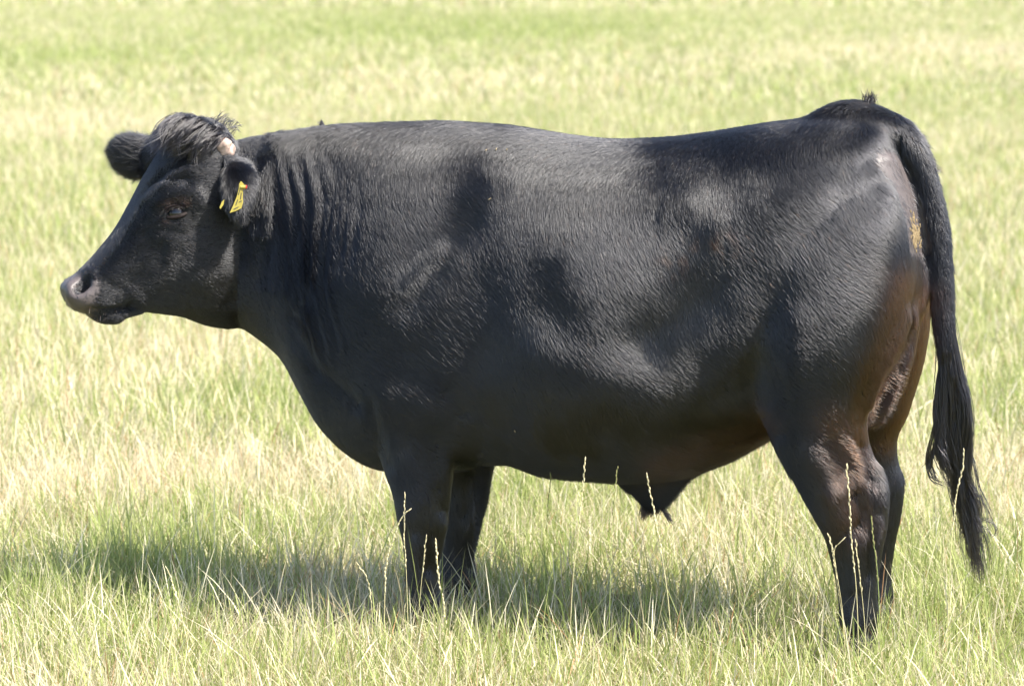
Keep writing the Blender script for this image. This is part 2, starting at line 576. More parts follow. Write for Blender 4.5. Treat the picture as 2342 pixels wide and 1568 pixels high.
STROKES = [
    # polyline, radius (units), height (m); taper at both ends when long
    # neck folds
    ([(625, 345), (638, 440), (655, 560), (668, 660)], 5, -.003), ([(648, 335), (668, 430), (686, 540), (690, 690)], 5, -.004), ([(662, 400), (674, 470), (672, 560)], 4, -.003),
    ([(688, 340), (700, 400), (706, 500)], 5, -.005), ([(708, 470), (703, 600), (690, 720)], 5, -.005), ([(726, 350), (742, 440), (732, 560)], 5, -.004), ([(735, 420), (728, 540), (716, 660)], 4, -.003),
    ([(640, 340), (655, 450), (668, 560), (682, 690)], 8, .004), ([(672, 340), (688, 440), (694, 560), (694, 680)], 8, .005),
    ([(714, 350), (721, 440), (722, 560), (712, 660)], 8, .005), ([(770, 350), (775, 450), (768, 560)], 12, -.004), ([(610, 380), (622, 470), (630, 540)], 7, -.004),
    ([(612, 350), (626, 450), (640, 600)], 4, -.003), ([(760, 340), (764, 420), (752, 520)], 5, -.003), ([(790, 360), (796, 470), (778, 600)], 6, -.003), ([(715, 560), (708, 640), (700, 700)], 4, -.003),
    ([(664, 560), (684, 690), (712, 810)], 5, -.004), ([(700, 570), (714, 700), (742, 820)], 6, -.003), ([(738, 570), (744, 690), (770, 800)], 6, -.003), ([(640, 560), (650, 660), (668, 740)], 5, -.003),
    ([(815, 380), (822, 480), (800, 600)], 14, -.003), ([(752, 420), (750, 540), (738, 640)], 9, -.004),
    ([(655, 690), (672, 760), (720, 840), (790, 900), (830, 940)], 18, -.012),
    # shoulder, arm
    ([(900, 430), (860, 640)], 120, .014), ([(1065, 520)], 58, -.011), ([(1000, 615), (930, 695)], 34, -.007),
    ([(860, 790), (900, 850)], 60, -.006), ([(880, 900), (960, 930)], 55, .011), ([(1062, 960), (1030, 905), (1000, 880)], 24, -.009),
    ([(840, 900), (865, 1000), (895, 1080)], 16, -.006), ([(1085, 640), (1120, 780)], 60, -.006),
    # ribs, hollow of the flank under the hook bone
    ([(1290, 540), (1350, 640)], 125, .012), ([(1260, 735)], 58, -.008), ([(1180, 770), (1350, 845), (1530, 875)], 48, .006),
    ([(1590, 690), (1500, 755)], 88, -.021), ([(1500, 470), (1580, 480), (1665, 505)], 48, .010), ([(1690, 700), (1660, 800)], 50, .006),
    # rump and thigh
    ([(1840, 620), (1850, 760)], 150, .018), ([(1760, 470), (1900, 440)], 60, .008), ([(1905, 375), (1915, 440)], 34, -.006),
    ([(1965, 365), (2000, 345)], 26, -.005), ([(1660, 830), (1720, 870), (1800, 850)], 55, -.008), ([(1830, 730), (1815, 830)], 34, .006),
    ([(1740, 920), (1770, 980)], 22, -.007), ([(1600, 935), (1700, 925), (1745, 935)], 22, .006), ([(1560, 975), (1680, 962), (1740, 970)], 22, -.004),
    ([(2094, 690), (2052, 760), (2004, 850), (1976, 940)], 15, .018), ([(2108, 700), (2078, 770), (2034, 860), (2000, 945)], 10, -.014),
    ([(2075, 720), (2040, 800)], 30, .006), ([(2105, 760), (2070, 850), (2040, 930)], 9, .007),
    # gaskin, hock tendons
    ([(1968, 1000), (1985, 1060), (1996, 1110)], 13, -.013), ([(1950, 1110), (1968, 1160), (1962, 1215)], 14, -.011), ([(2004, 1040), (2014, 1110), (2016, 1150)], 13, .011),
    ([(1905, 1120), (1925, 1180)], 20, .010), ([(1985, 1160), (1988, 1250), (1984, 1330)], 9, -.007), ([(1948, 1230), (1952, 1330)], 12, .006), ([(2010, 1180), (2002, 1280)], 9, .005),
    ([(1850, 1030), (1900, 1110)], 26, .007), ([(1890, 1010), (1930, 1070)], 22, -.008), ([(2040, 1010), (2030, 1070)], 8, -.008), ([(2050, 1090), (2056, 1130)], 10, .006),
    ([(940, 1165), (985, 1185)], 32, .005), ([(1000, 1120), (1010, 1160)], 14, -.008), ([(985, 1215), (980, 1300)], 9, -.007), ([(950, 1230), (950, 1320)], 12, .005),
    ([(930, 1050), (960, 1130)], 26, .006), ([(985, 1020), (1000, 1100)], 16, -.006), ([(1070, 1090), (1062, 1170)], 14, -.006),
    # belly edge
    ([(1130, 1010), (1220, 1050), (1330, 1066)], 14, -.006),
    # face: brow, cheek, jaw, nose
    ([(340, 480), (380, 440), (440, 440), (470, 470)], 16, .010), ([(320, 520), (345, 560), (380, 570)], 22, -.008),
    ([(300, 520), (345, 440), (400, 395), (450, 385)], 12, .007), ([(310, 500), (370, 415), (440, 405)], 8, -.005),
    ([(450, 520), (520, 500)], 26, -.006), ([(460, 620), (540, 640)], 60, .012), ([(300, 640), (350, 600)], 26, -.006),
    ([(300, 690), (286, 700), (262, 706), (225, 708), (195, 708)], 6, -.010), ([(300, 668), (320, 690)], 14, .004),
    ([(430, 690), (500, 710), (560, 700)], 18, .006), ([(590, 660), (600, 560), (590, 470)], 26, -.010),
    ([(352, 520), (420, 536), (475, 515)], 9, -.004), ([(340, 430), (372, 400), (420, 380), (470, 372)], 7, -.005), ([(318, 455), (350, 415), (380, 392)], 7, -.005),
    ([(330, 470), (362, 432), (410, 412)], 6, .004), ([(255, 610), (300, 590), (340, 560)], 14, -.004), ([(420, 560), (400, 640), (360, 690)], 20, -.005),
    ([(480, 560), (470, 640), (500, 700)], 24, .006), ([(238, 640), (262, 660), (290, 664)], 10, -.004),
    # nostril and muzzle
    ([(200, 638), (187, 652), (176, 664)], 10, -.058), ([(190, 625), (212, 632), (216, 655)], 9, .006), ([(160, 655), (158, 680)], 10, .004),
    # eye socket
    ([(375, 488), (402, 478), (428, 488)], 14, -.008),
    # vent
    ([(2015, 352), (2032, 348), (2044, 356)], 8, -.003), ([(2022, 375), (2034, 382)], 8, -.003), ([(2030, 366)], 22, .006),
]


# lie of the coat: polyline, radius, turn away from the sheen direction (radians, + towards level)
GROOM = [
    ([(640, 380), (640, 640)], 60, .15), ([(740, 330), (1000, 345), (1250, 365), (1430, 400)], 90, .02),
    ([(760, 420), (860, 460), (880, 580)], 120, .0), ([(800, 660), (840, 760)], 70, .25), ([(1000, 700), (1000, 820)], 60, .2),
    ([(1180, 470), (1330, 480), (1390, 600)], 120, .0), ([(1060, 330), (1180, 350)], 40, .12),
    ([(1090, 420), (1070, 465), (1040, 510)], 48, .52), ([(980, 580), (920, 640)], 26, -.65), ([(1260, 610), (1240, 690)], 34, .38),
    ([(1180, 760), (1130, 900)], 70, -.35),
    ([(1540, 370), (1680, 370), (1880, 380)], 80, .52), ([(1560, 450), (1700, 450)], 40, .45),
    ([(1470, 760), (1555, 690), (1620, 570)], 100, -.82),
    ([(1720, 540), (1860, 600), (1830, 740)], 125, .03), ([(1960, 390), (1980, 500)], 50, .1), ([(1960, 790), (1900, 930)], 70, -.45),
    ([(1400, 810), (1510, 850)], 34, .1), ([(1250, 960), (1500, 980), (1650, 940)], 70, -.6), ([(920, 920), (960, 900)], 50, .1),
    ([(1700, 860), (1740, 800)], 45, -.4),
]


def sculpt(V, F):
    N = normals(V, F)
    u, v, z = proj(V)
    depth = (V - FORE) @ LAT
    view = CAM - V
    facing = np.einsum('ij,ij->i', N, view / np.linalg.norm(view, axis=1, keepdims=True))
    hu = u < 620
    wob = 10 * (noise3(V + 3, 9.0) - 0.5)
    u = u + np.where((u > 600) & (u < 780), wob, 0)
    near = np.where(hu, (V - HP) @ HLAT < 0.03, depth < 0.10) & (facing > -0.15)
    D = np.zeros(len(V))
    for pts, r, a in STROKES:
        d, t = seg_dist(u, v, pts)
        w = np.exp(-(d / r) ** 2)
        if len(pts) > 2:
            w = w * np.clip(np.minimum(t, 1 - t) * 6 + 0.25, 0, 1)
        D += a * w
    f = np.clip((facing + 0.15) / 0.5, 0, 1)
    D = np.where(near, D * f, 0)
    # soft muscle relief on both sides
    rel = (noise3(V + 9, 5.0) - 0.5) * 0.012 + (noise3(V + 4, 12.0) - 0.5) * 0.003
    leg = np.clip((V[:, 2] - 0.35) / 0.2, 0.25, 1)
    D += rel * leg
    return V + N * D[:, None]


def build_bull():
    V, F = build_body()
    E = adjacency(F)
    V = smooth(V, E, 0.5, 4)
    u, v, _ = proj(V)
    dep = (V - FORE) @ LAT
    # melt the joins of limbs and trunk, keep head, lower legs and tail
    w = np.clip((V[:, 2] - 0.42) / 0.15, 0, 1) * np.clip((u - 560) / 120, 0, 1) * np.clip((np.where(v < 430, 2055, 2126) - u) / 24, 0, 1) * 0.5
    V = smooth(V, E, w, 45)
    V = smooth(V, E, 0.5, 6, -1.04)
    V = sculpt(V, F)
    V = smooth(V, E, 0.4, 2)
    N = normals(V, F)
    u, v, z = proj(V)
    hoff = (V - HP) @ HLAT
    hx = (V - HP) @ HAX
    # bare skin: muzzle pad
    d, _ = seg_dist(u, v, [(150, 640), (150, 690), (185, 700)])
    d2, _ = seg_dist(u, v, [(180, 650), (200, 660)])
    muzzle = np.clip(1.6 - np.minimum(d / 34, d2 / 26), 0, 1) * (u < 330)
    d3, _ = seg_dist(u, v, [(205, 718), (235, 716), (262, 722)])
    dv, _ = seg_dist(u, v, [(2020, 355), (2060, 400), (2090, 480), (2105, 560)])
    vent = np.clip(1.6 - dv / 28, 0, 1) * (u > 1950) * (((V - FORE) @ LAT) < 0.12)

    root = bpy.data.objects.new('bull', None)
    COL.objects.link(root)
    root.empty_display_size = 0.2
    tag(root, 'stocky black bull standing side on in the meadow, yellow tag in its ear', 'bull')

    # skin
    m, n, l, p = mat('black_skin')
    ar = n.new('ShaderNodeAttribute'); ar.attribute_name = 'bare'
    nz = n.new('ShaderNodeTexNoise'); nz.inputs['Scale'].default_value = 120; nz.inputs['Detail'].default_value = 5
    tc = n.new('ShaderNodeTexCoord'); l.new(tc.outputs['Object'], nz.inputs['Vector'])
    mx = n.new('ShaderNodeMix'); mx.data_type = 'RGBA'
    mx.inputs[6].default_value = (0.006, 0.006, 0.007, 1); mx.inputs[7].default_value = (0.085, 0.070, 0.069, 1)
    l.new(ar.outputs['Fac'], mx.inputs[0]); l.new(mx.outputs[2], p.inputs['Base Color'])
    mr = n.new('ShaderNodeMapRange'); mr.inputs['To Min'].default_value = 0.85; mr.inputs['To Max'].default_value = 0.48
    l.new(ar.outputs['Fac'], mr.inputs['Value']); l.new(mr.outputs[0], p.inputs['Roughness'])
    p.inputs['Specular IOR Level'].default_value = 0.4
    b = n.new('ShaderNodeBump'); b.inputs['Strength'].default_value = 0.25; b.inputs['Distance'].default_value = 0.003
    l.new(nz.outputs['Fac'], b.inputs['Height']); l.new(b.outputs[0], p.inputs['Normal'])
    nst, _ = seg_dist(u, v, [(200, 638), (187, 652), (176, 664)])
    muzzle = muzzle * (1 - 0.9 * np.exp(-(nst / 9) ** 4))
    body = mesh_np('body', V, [F], m, root, attrs={'bare': ('FLOAT', np.maximum(muzzle, 0.9 * vent))})

    bvh = BVHTree.FromPolygons([tuple(x) for x in V], [tuple(int(i) for i in f) for f in F])

    def surf(u_, v_):
        r = ray(u_, v_)
        q, nn, _, _ = bvh.ray_cast(Vector(CAM), Vector(r / np.linalg.norm(r)))
        return np.array(q), np.array(nn)

    # ---------------- coat
    hm, hn, hl, hp = mat('black_coat')
    hn.remove(hp)
    ph = hn.new('ShaderNodeBsdfHairPrincipled')
    ph.parametrization = 'COLOR'
    ta = hn.new('ShaderNodeAttribute'); ta.attribute_name = 'tint'
    ramp = hn.new('ShaderNodeMix'); ramp.data_type = 'RGBA'
    ramp.inputs[6].default_value = (0.0025, 0.0025, 0.0035, 1); ramp.inputs[7].default_value = (0.050, 0.0195, 0.008, 1)
    hl.new(ta.outputs['Fac'], ramp.inputs[0])
    hl.new(ramp.outputs[2], ph.inputs['Color'])
    ph.inputs['Roughness'].default_value = 0.23
    ph.inputs['Radial Roughness'].default_value = 0.55
    ph.inputs['IOR'].default_value = 1.64
    hl.new(ph.outputs[0], hn['Material Output'].inputs['Surface'])

    # growth direction at every vertex
    x = (V - FORE) @ AX
    y = (V - FORE) @ LAT
    zz = V[:, 2]
    head = np.clip((640 - u) / 60, 0, 1) * (zz > 0.7)
    back = np.clip((zz - 1.05) / 0.2, 0, 1)
    # length and lift
    ln = 0.027 + 0.006 * noise3(V + 8, 5.0)
    lift = np.full(len(V), 0.05)
    crest = np.clip((N[:, 2] - 0.6) / 0.3, 0, 1) * (u > 560)
    ln = ln + 0.012 * crest * np.clip((1250 - u) / 200, 0, 1); lift = lift + 0.06 * crest
    bel = np.clip((-N[:, 2] - 0.3) / 0.4, 0, 1) * (zz > 0.35) * (u > 1100) * (u < 1800)
    ln = ln + 0.015 * bel; lift = lift + 0.15 * bel
    # lie of the coat, turned from the direction that carries the sun's sheen to the eye
    hv = S + np.array([0.0, -0.98, 0.19])
    B = -np.cross(N, hv); B /= np.linalg.norm(B, axis=1, keepdims=True) + 1e-9
    Cc = np.cross(N, B)
    sa = np.clip(-(lift * 0.9 + 0.03) * (N @ hv) / (np.abs(Cc @ hv) + 1e-6) * np.sign(Cc @ hv), -0.7, 0.7)
    Tb = B * np.sqrt(1 - sa ** 2)[:, None] + Cc * sa[:, None]
    turn = np.full(len(V), 0.22)
    uw = u + 70 * (noise3(V + 41, 8.0) - 0.5) + 40 * (noise3(V + 43, 22.0) - 0.5)
    vw = v + 70 * (noise3(V + 51, 8.0) - 0.5) + 60 * (noise3(V + 53, 22.0) - 0.5)
    for pts, r, val in GROOM:
        d, _ = seg_dist(uw, vw, pts)
        w_ = np.exp(-(d / r) ** 2)
        turn = turn * (1 - w_) + val * w_
    turn = turn + (noise3(V + 2, 3.2) - 0.5) * 0.35 + (noise3(V + 17, 9.0) - 0.5) * 0.30 + (noise3(V + 29, 24.0) - 0.5) * 0.08
    Nx = -np.cross(N, Tb)
    NX0 = Nx[np.argmin(np.hypot(u - 1300, v - 560) + 1e3 * (y > 0))]
    if NX0 @ AX < 0:
        Nx = -Nx
    dirn = Tb * np.cos(turn)[:, None] + Nx * np.sin(turn)[:, None]
    rear = np.clip((N @ AX - 0.30) / 0.3, 0, 1)[:, None] * (x > 0.95)[:, None]
    farside = (N @ LAT > 0.1)[:, None]
    down = AX * 0.25 + np.array([0, 0, -1.0])
    dirn = dirn * (1 - rear) + down * rear
    inner = ((y > 0.0) & (x > 0.75) & (zz < 0.85) & (u > 1960))[:, None]
    dirn = np.where(inner, down, dirn)
    # where the skin faces straight along the bisector any lie will do: let it hang
    sing = np.clip((np.linalg.norm(np.cross(N, hv / np.linalg.norm(hv)), axis=1) - 0.12) / 0.3, 0, 1)[:, None]
    dirn = dirn * sing + (AX * 0.7 - np.array([0, 0, 0.7])) * (1 - sing)
    dirn = np.where(farside, AX * 0.5 + np.array([0, 0, -0.9]), dirn)
    leg = np.clip((0.62 - zz) / 0.3 + (noise3(V + 61, 14.0) - 0.5) * 0.8, 0, 1)[:, None] * (zz < 0.66)[:, None]
    leg = leg * ((u < 1080) | (u > 1720))[:, None]
    dirn = dirn * (1 - leg) + (AX * 0.3 + np.array([0, 0, -1.0])) * leg
    # head: up the face from the muzzle, down and back over the cheek
    hd = HAX * 0.8 + np.array([0, 0, 0.35])
    cheek = np.clip((v - 520) / 120, 0, 1)[:, None] * np.clip((u - 330) / 100, 0, 1)[:, None]
    hd = hd * (1 - cheek) + (HAX * 0.6 + np.array([0, 0, -0.8])) * cheek
    sh_ = np.cross(N, hv); sh_ *= np.sign(sh_ @ HAX)[:, None]; sh_ /= np.linalg.norm(sh_, axis=1, keepdims=True) + 1e-9
    hd = hd + sh_ * (2.2 * (1 - 0.8 * cheek)) * (0.2 + 1.6 * noise3(V + 6, 26.0)[:, None])
    dirn = dirn * (1 - head[:, None]) + hd * head[:, None]
    tailm = (u > 2060) & (x > 1.05) & (np.abs(y) < 0.06)
    dirn = np.where(tailm[:, None], AX * 0.2 + np.array([0, 0, -1.0]), dirn)
    ln = np.where(head > 0.5, 0.012, ln); lift = np.where(head > 0.5, 0.11, lift)
    earf = ((hoff > 0.13) & (u < 420) & (v < 430))
    earn = ((hoff < -0.125) & (u < 620) & (u > 480) & (v < 520))
    ln = np.where(earf, 0.022, ln); lift = np.where(earf, 0.55, lift)
    ln = np.where(earn, 0.030, ln); lift = np.where(earn, 0.22, lift)
    ln = np.where(tailm, 0.030, ln); lift = np.where(tailm, 0.30, lift)
    bare = np.maximum(muzzle, vent * 0.9)
    fuzz = np.where(earf, 0.55, np.where(earn, 0.28, 0.02))
    dirn = np.where(earf[:, None], -HAX * 1.0 + HLAT * .5 + np.array([0, 0, .12]), dirn)
    dirn = np.where(earn[:, None], AX * 0.15 + np.array([0, 0, -1.0]), dirn)
    # hair density
    dens = np.where(bare > 0.5, 0.02, 1.0)
    faceye, _ = seg_dist(u, v, [(376, 487), (402, 482), (428, 487)])
    dens = np.where((faceye < 17) & (hoff < 0), 0.0, dens)
    dens = np.where((v > 1350) & (zz < 0.1), 0.0, dens)
    far = (y > 0.12) & (u > 640) & (N @ LAT > 0.2)
    dens = np.where(far, 0.18, dens)
    dens = np.where(head > 0.5, dens * 1.6, dens)
    dens = np.where(earf | earn, 3.5, dens)
    # brown cast: back of the thighs, sheath, hocks
    d, _ = seg_dist(u, v, [(2065, 640), (2040, 760), (1985, 900), (1950, 1000), (1930, 1090)])
    tint = 0.62 * np.exp(-(d / 44) ** 2) * (V @ AX > -9) * np.clip((x - 0.7) / 0.1, 0, 1)
    d, _ = seg_dist(u, v, [(2115, 660), (2105, 800), (2060, 940), (2020, 1000)])
    tint = np.maximum(tint, 0.8 * np.exp(-(d / 30) ** 2) * np.clip((x - 0.7) / 0.1, 0, 1))
    d, _ = seg_dist(u, v, [(1480, 1060), (1600, 1010), (1720, 960)])
    tint = np.maximum(tint, 0.30 * np.exp(-(d / 40) ** 2))
    d, _ = seg_dist(u, v, [(1530, 590), (1590, 560), (1640, 545)])
    tint = np.maximum(tint, 0.5 * np.exp(-(d / 26) ** 2) * np.clip((noise3(V, 70.0) - 0.5) * 4, 0, 1))
    d, _ = seg_dist(u, v, [(1900, 960), (1920, 1060), (1950, 1180)])
    tint = np.maximum(tint, 0.50 * np.exp(-(d / 48) ** 2))
    d, _ = seg_dist(u, v, [(372, 500), (372, 470), (400, 458), (425, 462)])
    tint = np.maximum(tint, 0.4 * np.exp(-(d / 9) ** 2) * (u < 600))
    tint = np.maximum(tint, 0.0)

    tri = np.concatenate([F[:, [0, 1, 2]], F[:, [0, 2, 3]]])
    ar_ = np.linalg.norm(np.cross(V[tri[:, 1]] - V[tri[:, 0]], V[tri[:, 2]] - V[tri[:, 0]]), axis=1) * 0.5
    wt = ar_ * dens[tri].mean(1)
    NL, PER = 1250000, 1
    ti = np.searchsorted(np.cumsum(wt) / wt.sum(), rng.random(NL))
    r1 = np.sqrt(rng.random(NL)); r2 = rng.random(NL)
    bc = np.stack([1 - r1, r1 * (1 - r2), r1 * r2], 1)
    tv = tri[ti]

    def lerp(A):
        return (A[tv] * (bc[:, :, None] if A.ndim == 2 else bc)).sum(1)
    Pl = lerp(V); Nl = lerp(N); Nl /= np.linalg.norm(Nl, axis=1, keepdims=True)
    Dl = lerp(dirn)
    Dl += rng.normal(0, 0.03, Dl.shape) * np.linalg.norm(Dl, axis=1, keepdims=True)
    Dl -= Nl * np.einsum('ij,ij->i', Dl, Nl)[:, None]
    Dl /= np.linalg.norm(Dl, axis=1, keepdims=True) + 1e-9
    Bl = np.cross(Nl, Dl)
    Ll = lerp(ln) * rng.uniform(0.8, 1.2, NL)
    Kl = lerp(lift) * rng.uniform(0.8, 1.2, NL)
    Tl = lerp(tint) * rng.uniform(0.5, 1.5, NL)
    Tl = np.where(rng.random(NL) < 0.010, Tl + 0.35, Tl)
    Fz = lerp(fuzz)
    rep = np.repeat(np.arange(NL), PER)
    NH = NL * PER
    Pr, Nr, Dr, Br = Pl[rep], Nl[rep], Dl[rep], Bl[rep]
    off = Br * rng.normal(0, 0.0013, (NH, 1)) + Dr * rng.normal(0, 0.006, (NH, 1))
    L = Ll[rep] * rng.uniform(0.75, 1.15, NH)
    K = Kl[rep] * rng.uniform(0.7, 1.3, NH)
    T = Tl[rep]
    fz = Fz[rep][:, None]
    Dh = Dr + Br * rng.normal(0, 0.10, (NH, 1)) + rng.normal(0, 0.5, (NH, 3)) * fz
    Rt = Pr + off
    mid1 = Rt + L[:, None] * 0.45 * (Dh * 0.92 + Nr * (K[:, None] * 1.2 + 0.06))
    tip = Pr + off * 0.65 + L[:, None] * (Dh * 0.97 + Nr * (K[:, None] * 0.9 + 0.03))
    P = np.stack([Rt - Nr * 0.002, mid1, tip], 1)
    r0 = 0.00036 * rng.uniform(0.7, 1.3, NH)
    R = np.stack([r0, r0 * 0.85, r0 * 0.15], 1)
    curves_np('coat', P, R, hm, body, {'tint': np.clip(T, 0, 1)})

    # ---------------- long hair: locks along guide curves
    def locks(name, guides, count, spread, rad, k=9, tintv=0.03, seed=1, curl=0.0, spread_tip=None):
        g = np.random.default_rng(seed)
        allP = []
        for gd in guides:
            G = cubic(np.asarray(gd, float), 8)
            s = np.linspace(0, len(G) - 1, k)
            Gk = np.stack([np.interp(s, np.arange(len(G)), G[:, j]) for j in range(3)], 1)
            n_ = count
            a = g.normal(0, 1, (n_, 1, 3)) * spread
            bq = g.normal(0, 1, (n_, 1, 3)) * (spread if spread_tip is None else spread_tip)
            t = np.linspace(0, 1, k)[None, :, None]
            le = g.uniform(0.7, 1.0, n_)
            idx = le[:, None] * np.linspace(0, k - 1, k)[None, :]
            Q = np.stack([np.interp(idx.ravel(), np.arange(k), Gk[:, j]).reshape(n_, k) for j in range(3)], 2)
            wob = curl * np.sin(t * g.uniform(5, 9, (n_, 1, 1)) + g.uniform(0, 6.3, (n_, 1, 3)))
            allP.append(Q + a * (1 - t) + bq * t + wob * t)
        P = np.concatenate(allP)
        R = np.repeat((rad * np.concatenate([np.full(k - 1, 1.0), [0.2]]))[None], len(P), 0)
        return curves_np(name, P, R, hm, root, {'tint': np.full(len(P), tintv) * g.uniform(.4, 2, len(P))})

    # forelock: from the poll forward and down over the forehead
    gs = []
    g = np.random.default_rng(5)
    for i in range(420):
        o = g.uniform(-0.10, 0.085)
        s = g.uniform(0, 1)
        u0, v0 = 425 + 95 * s + 10 * g.normal(), 268 + 42 * s ** 2 + 5 * g.normal()
        u1, v1 = u0 - 40 - 25 * g.random(), v0 + 25 + 12 * g.random()
        u2, v2 = u0 - 48 - 62 * g.random() + 14 * g.normal(), v0 + 50 + 45 * g.random()
        b0 = headp(u0, v0 + 14, o * 0.9)
        b1 = headp(u0 - 15, v0 + 2, o * 1.05)
        b2 = headp(u1, v1, o * 1.15 - 0.012)
        b3 = headp(u2, v2, o * 1.15 - 0.012 + 0.015 * g.normal())
        gs.append([b0, b1, b2, b3])
    locks('forelock', gs, 12, 0.0034, 0.00042, k=8, seed=2, curl=0.003)
    # tail switch
    def tl(pts, off=0.0):
        return [mid(a, b, off + c) for a, b, c in pts]
    sw = [
        tl([(2160, 720, 0), (2168, 830, -.01), (2180, 930, -.015), (2196, 1010, -.01), (2190, 1080, 0), (2208, 1150, 0), (2228, 1230, 0), (2244, 1345, 0)]),
        tl([(2165, 730, 0), (2185, 840, -.01), (2196, 930, -.015), (2190, 1010, -.015), (2200, 1090, 0), (2226, 1160, 0), (2224, 1240, 0), (2238, 1330, 0)]),
        tl([(2155, 720, 0), (2156, 830, -.01), (2148, 910, -.02), (2160, 990, -.02), (2190, 1070, -.01), (2212, 1140, 0), (2212, 1240, 0)]),
        tl([(2170, 740, 0), (2193, 850, -.01), (2212, 930, -.02), (2208, 1010, -.02), (2190, 1090, -.01), (2200, 1160, 0), (2228, 1230, 0)]),
        tl([(2160, 760, 0), (2160, 860, -.02), (2158, 940, -.025), (2150, 1010, -.03), (2158, 1050, -.03), (2190, 1110, -.01)]),
    ]
    locks('tail_switch', sw, 300, 0.0065, 0.00055, k=18, seed=3, curl=0.008, spread_tip=0.008)
    loose = [
        tl([(2150, 880, -.01), (2140, 960, -.03), (2122, 1040, -.03), (2130, 1090, -.03), (2165, 1110, -.02)]),
        tl([(2190, 880, -.01), (2218, 960, -.03), (2222, 1030, -.03), (2215, 1090, -.03), (2205, 1130, -.02)]),
        tl([(2150, 860, -.02), (2138, 930, -.03), (2142, 1000, -.035), (2128, 1050, -.03), (2118, 1070, -.03)]),
        tl([(2205, 900, -.02), (2222, 980, -.03), (2212, 1050, -.03), (2222, 1110, -.03)]),
        tl([(2210, 1150, 0), (2205, 1210, 0), (2225, 1260, 0), (2222, 1320, 0)]),
        tl([(2200, 1000, -.02), (2215, 1080, -.03), (2228, 1140, -.02), (2226, 1180, -.02)]),
        tl([(2160, 900, -.01), (2145, 1000, -.03), (2128, 1060, -.03), (2148, 1105, -.03)]),
    ]
    o = locks('tail_switch', loose, 22, 0.0035, 0.0006, k=14, seed=4, curl=0.003)
    g = np.random.default_rng(77)
    stray = []
    for i in range(20):
        v0 = g.uniform(800, 930); v1 = g.uniform(1080, 1355)
        du = g.normal(0, 14); am = g.uniform(5, 16); ph_ = g.uniform(0, 6.3); wl = g.uniform(90, 170)
        pts = []
        for vv in np.linspace(v0, v1, 7):
            c_ = np.interp(vv, [780, 900, 1000, 1100, 1200, 1330], [2165, 2176, 2182, 2196, 2216, 2238])
            k_ = (vv - v0) / (v1 - v0)
            pts.append((c_ + du * (0.4 + k_) + am * k_ * math.sin(vv / wl * 6.3 + ph_), vv, -.01 - .02 * g.random()))
        stray.append(tl(pts))
    locks('tail_switch', stray, 16, 0.0045, 0.0005, k=16, seed=15, curl=0.004, spread_tip=0.006)
    locks('tail_switch', [tl([(2215, 1180, 0), (2240, 1188, 0), (2266, 1192, 0), (2278, 1215, 0), (2262, 1232, 0)]), tl([(2210, 1160, 0), (2232, 1200, 0), (2258, 1210, 0), (2262, 1250, 0)])], 7, 0.004, 0.0005, k=14, seed=14, curl=0.003)
    # sheath tuft
    sg = [[mid(1474 + 6 * i, 1138 + i, 0), mid(1470 + 6 * i, 1160, -.005), mid(1466 + 6 * i, 1192 - 3 * i, -.005)] for i in range(7)]
    sg.append([mid(1505, 1150), mid(1520, 1170), mid(1540, 1198)])
    locks('sheath_tuft', sg, 60, 0.005, 0.00045, k=6, seed=6, tintv=.12)
    # withers and tail-head tufts
    wg = [[mid(738, 298, o_), mid(736, 285, o_), mid(733, 276, o_)] for o_ in (-.01, 0, .01)]
    locks('withers_tuft', wg, 30, 0.004, 0.0005, k=4, seed=8)
    tg = [[mid(1985 + 6 * i, 244, 0), mid(1982 + 7 * i, 228, 0), mid(1984 + 8 * i, 210 + 3 * i, 0)] for i in range(3)]
    tg += [[mid(2092 + 12 * i, 312 + 24 * i), mid(2106 + 11 * i, 312 + 25 * i), mid(2118 + 9 * i, 322 + 27 * i)] for i in range(4)]
    locks('dock_tuft', tg, 40, 0.007, 0.0005, k=5, seed=9)
    # crest of the poll, standing hairs
    pg = [[headp(490 + 12 * i, 282 + 6 * i, o_), headp(505 + 12 * i, 266 + 7 * i, o_), headp(520 + 10 * i, 268 + 10 * i, o_)] for i in range(4) for o_ in (-.04, 0, .04)]
    locks('poll_hair', pg, 6, 0.009, 0.0005, k=5, seed=10)

    # whiskers on lips and chin
    wk = []
    g = np.random.default_rng(41)
    for i in range(26):
        uu, vv = g.uniform(200, 300), g.uniform(690, 728)
        r_ = ray(uu, vv); q, nn, _, _ = bvh.ray_cast(Vector(CAM), Vector(r_ / np.linalg.norm(r_)))
        if q is None: continue
        q = np.array(q); nn = np.array(nn); l_ = g.uniform(.018, .04)
        wk.append([q, q + nn * l_ * .5 + np.array([-.002, 0, -.003]), q + nn * l_ * .8 + np.array([-.006, 0, -.35 * l_])])
    locks('whisker', wk, 1, 0.0004, 0.00030, k=5, seed=42, tintv=.3)

    # ---------------- eyes
    em, en, el, ep = mat('dark_eye')
    ep.inputs['Base Color'].default_value = (0.006, 0.006, 0.008, 1)
    ep.inputs['Roughness'].default_value = 0.06
    ep.inputs['Specular IOR Level'].default_value = 0.6
    lid_m = simple_mat('eyelid_skin', (0.016, 0.011, 0.010), 0.75, 0.2, 0.4, 150)
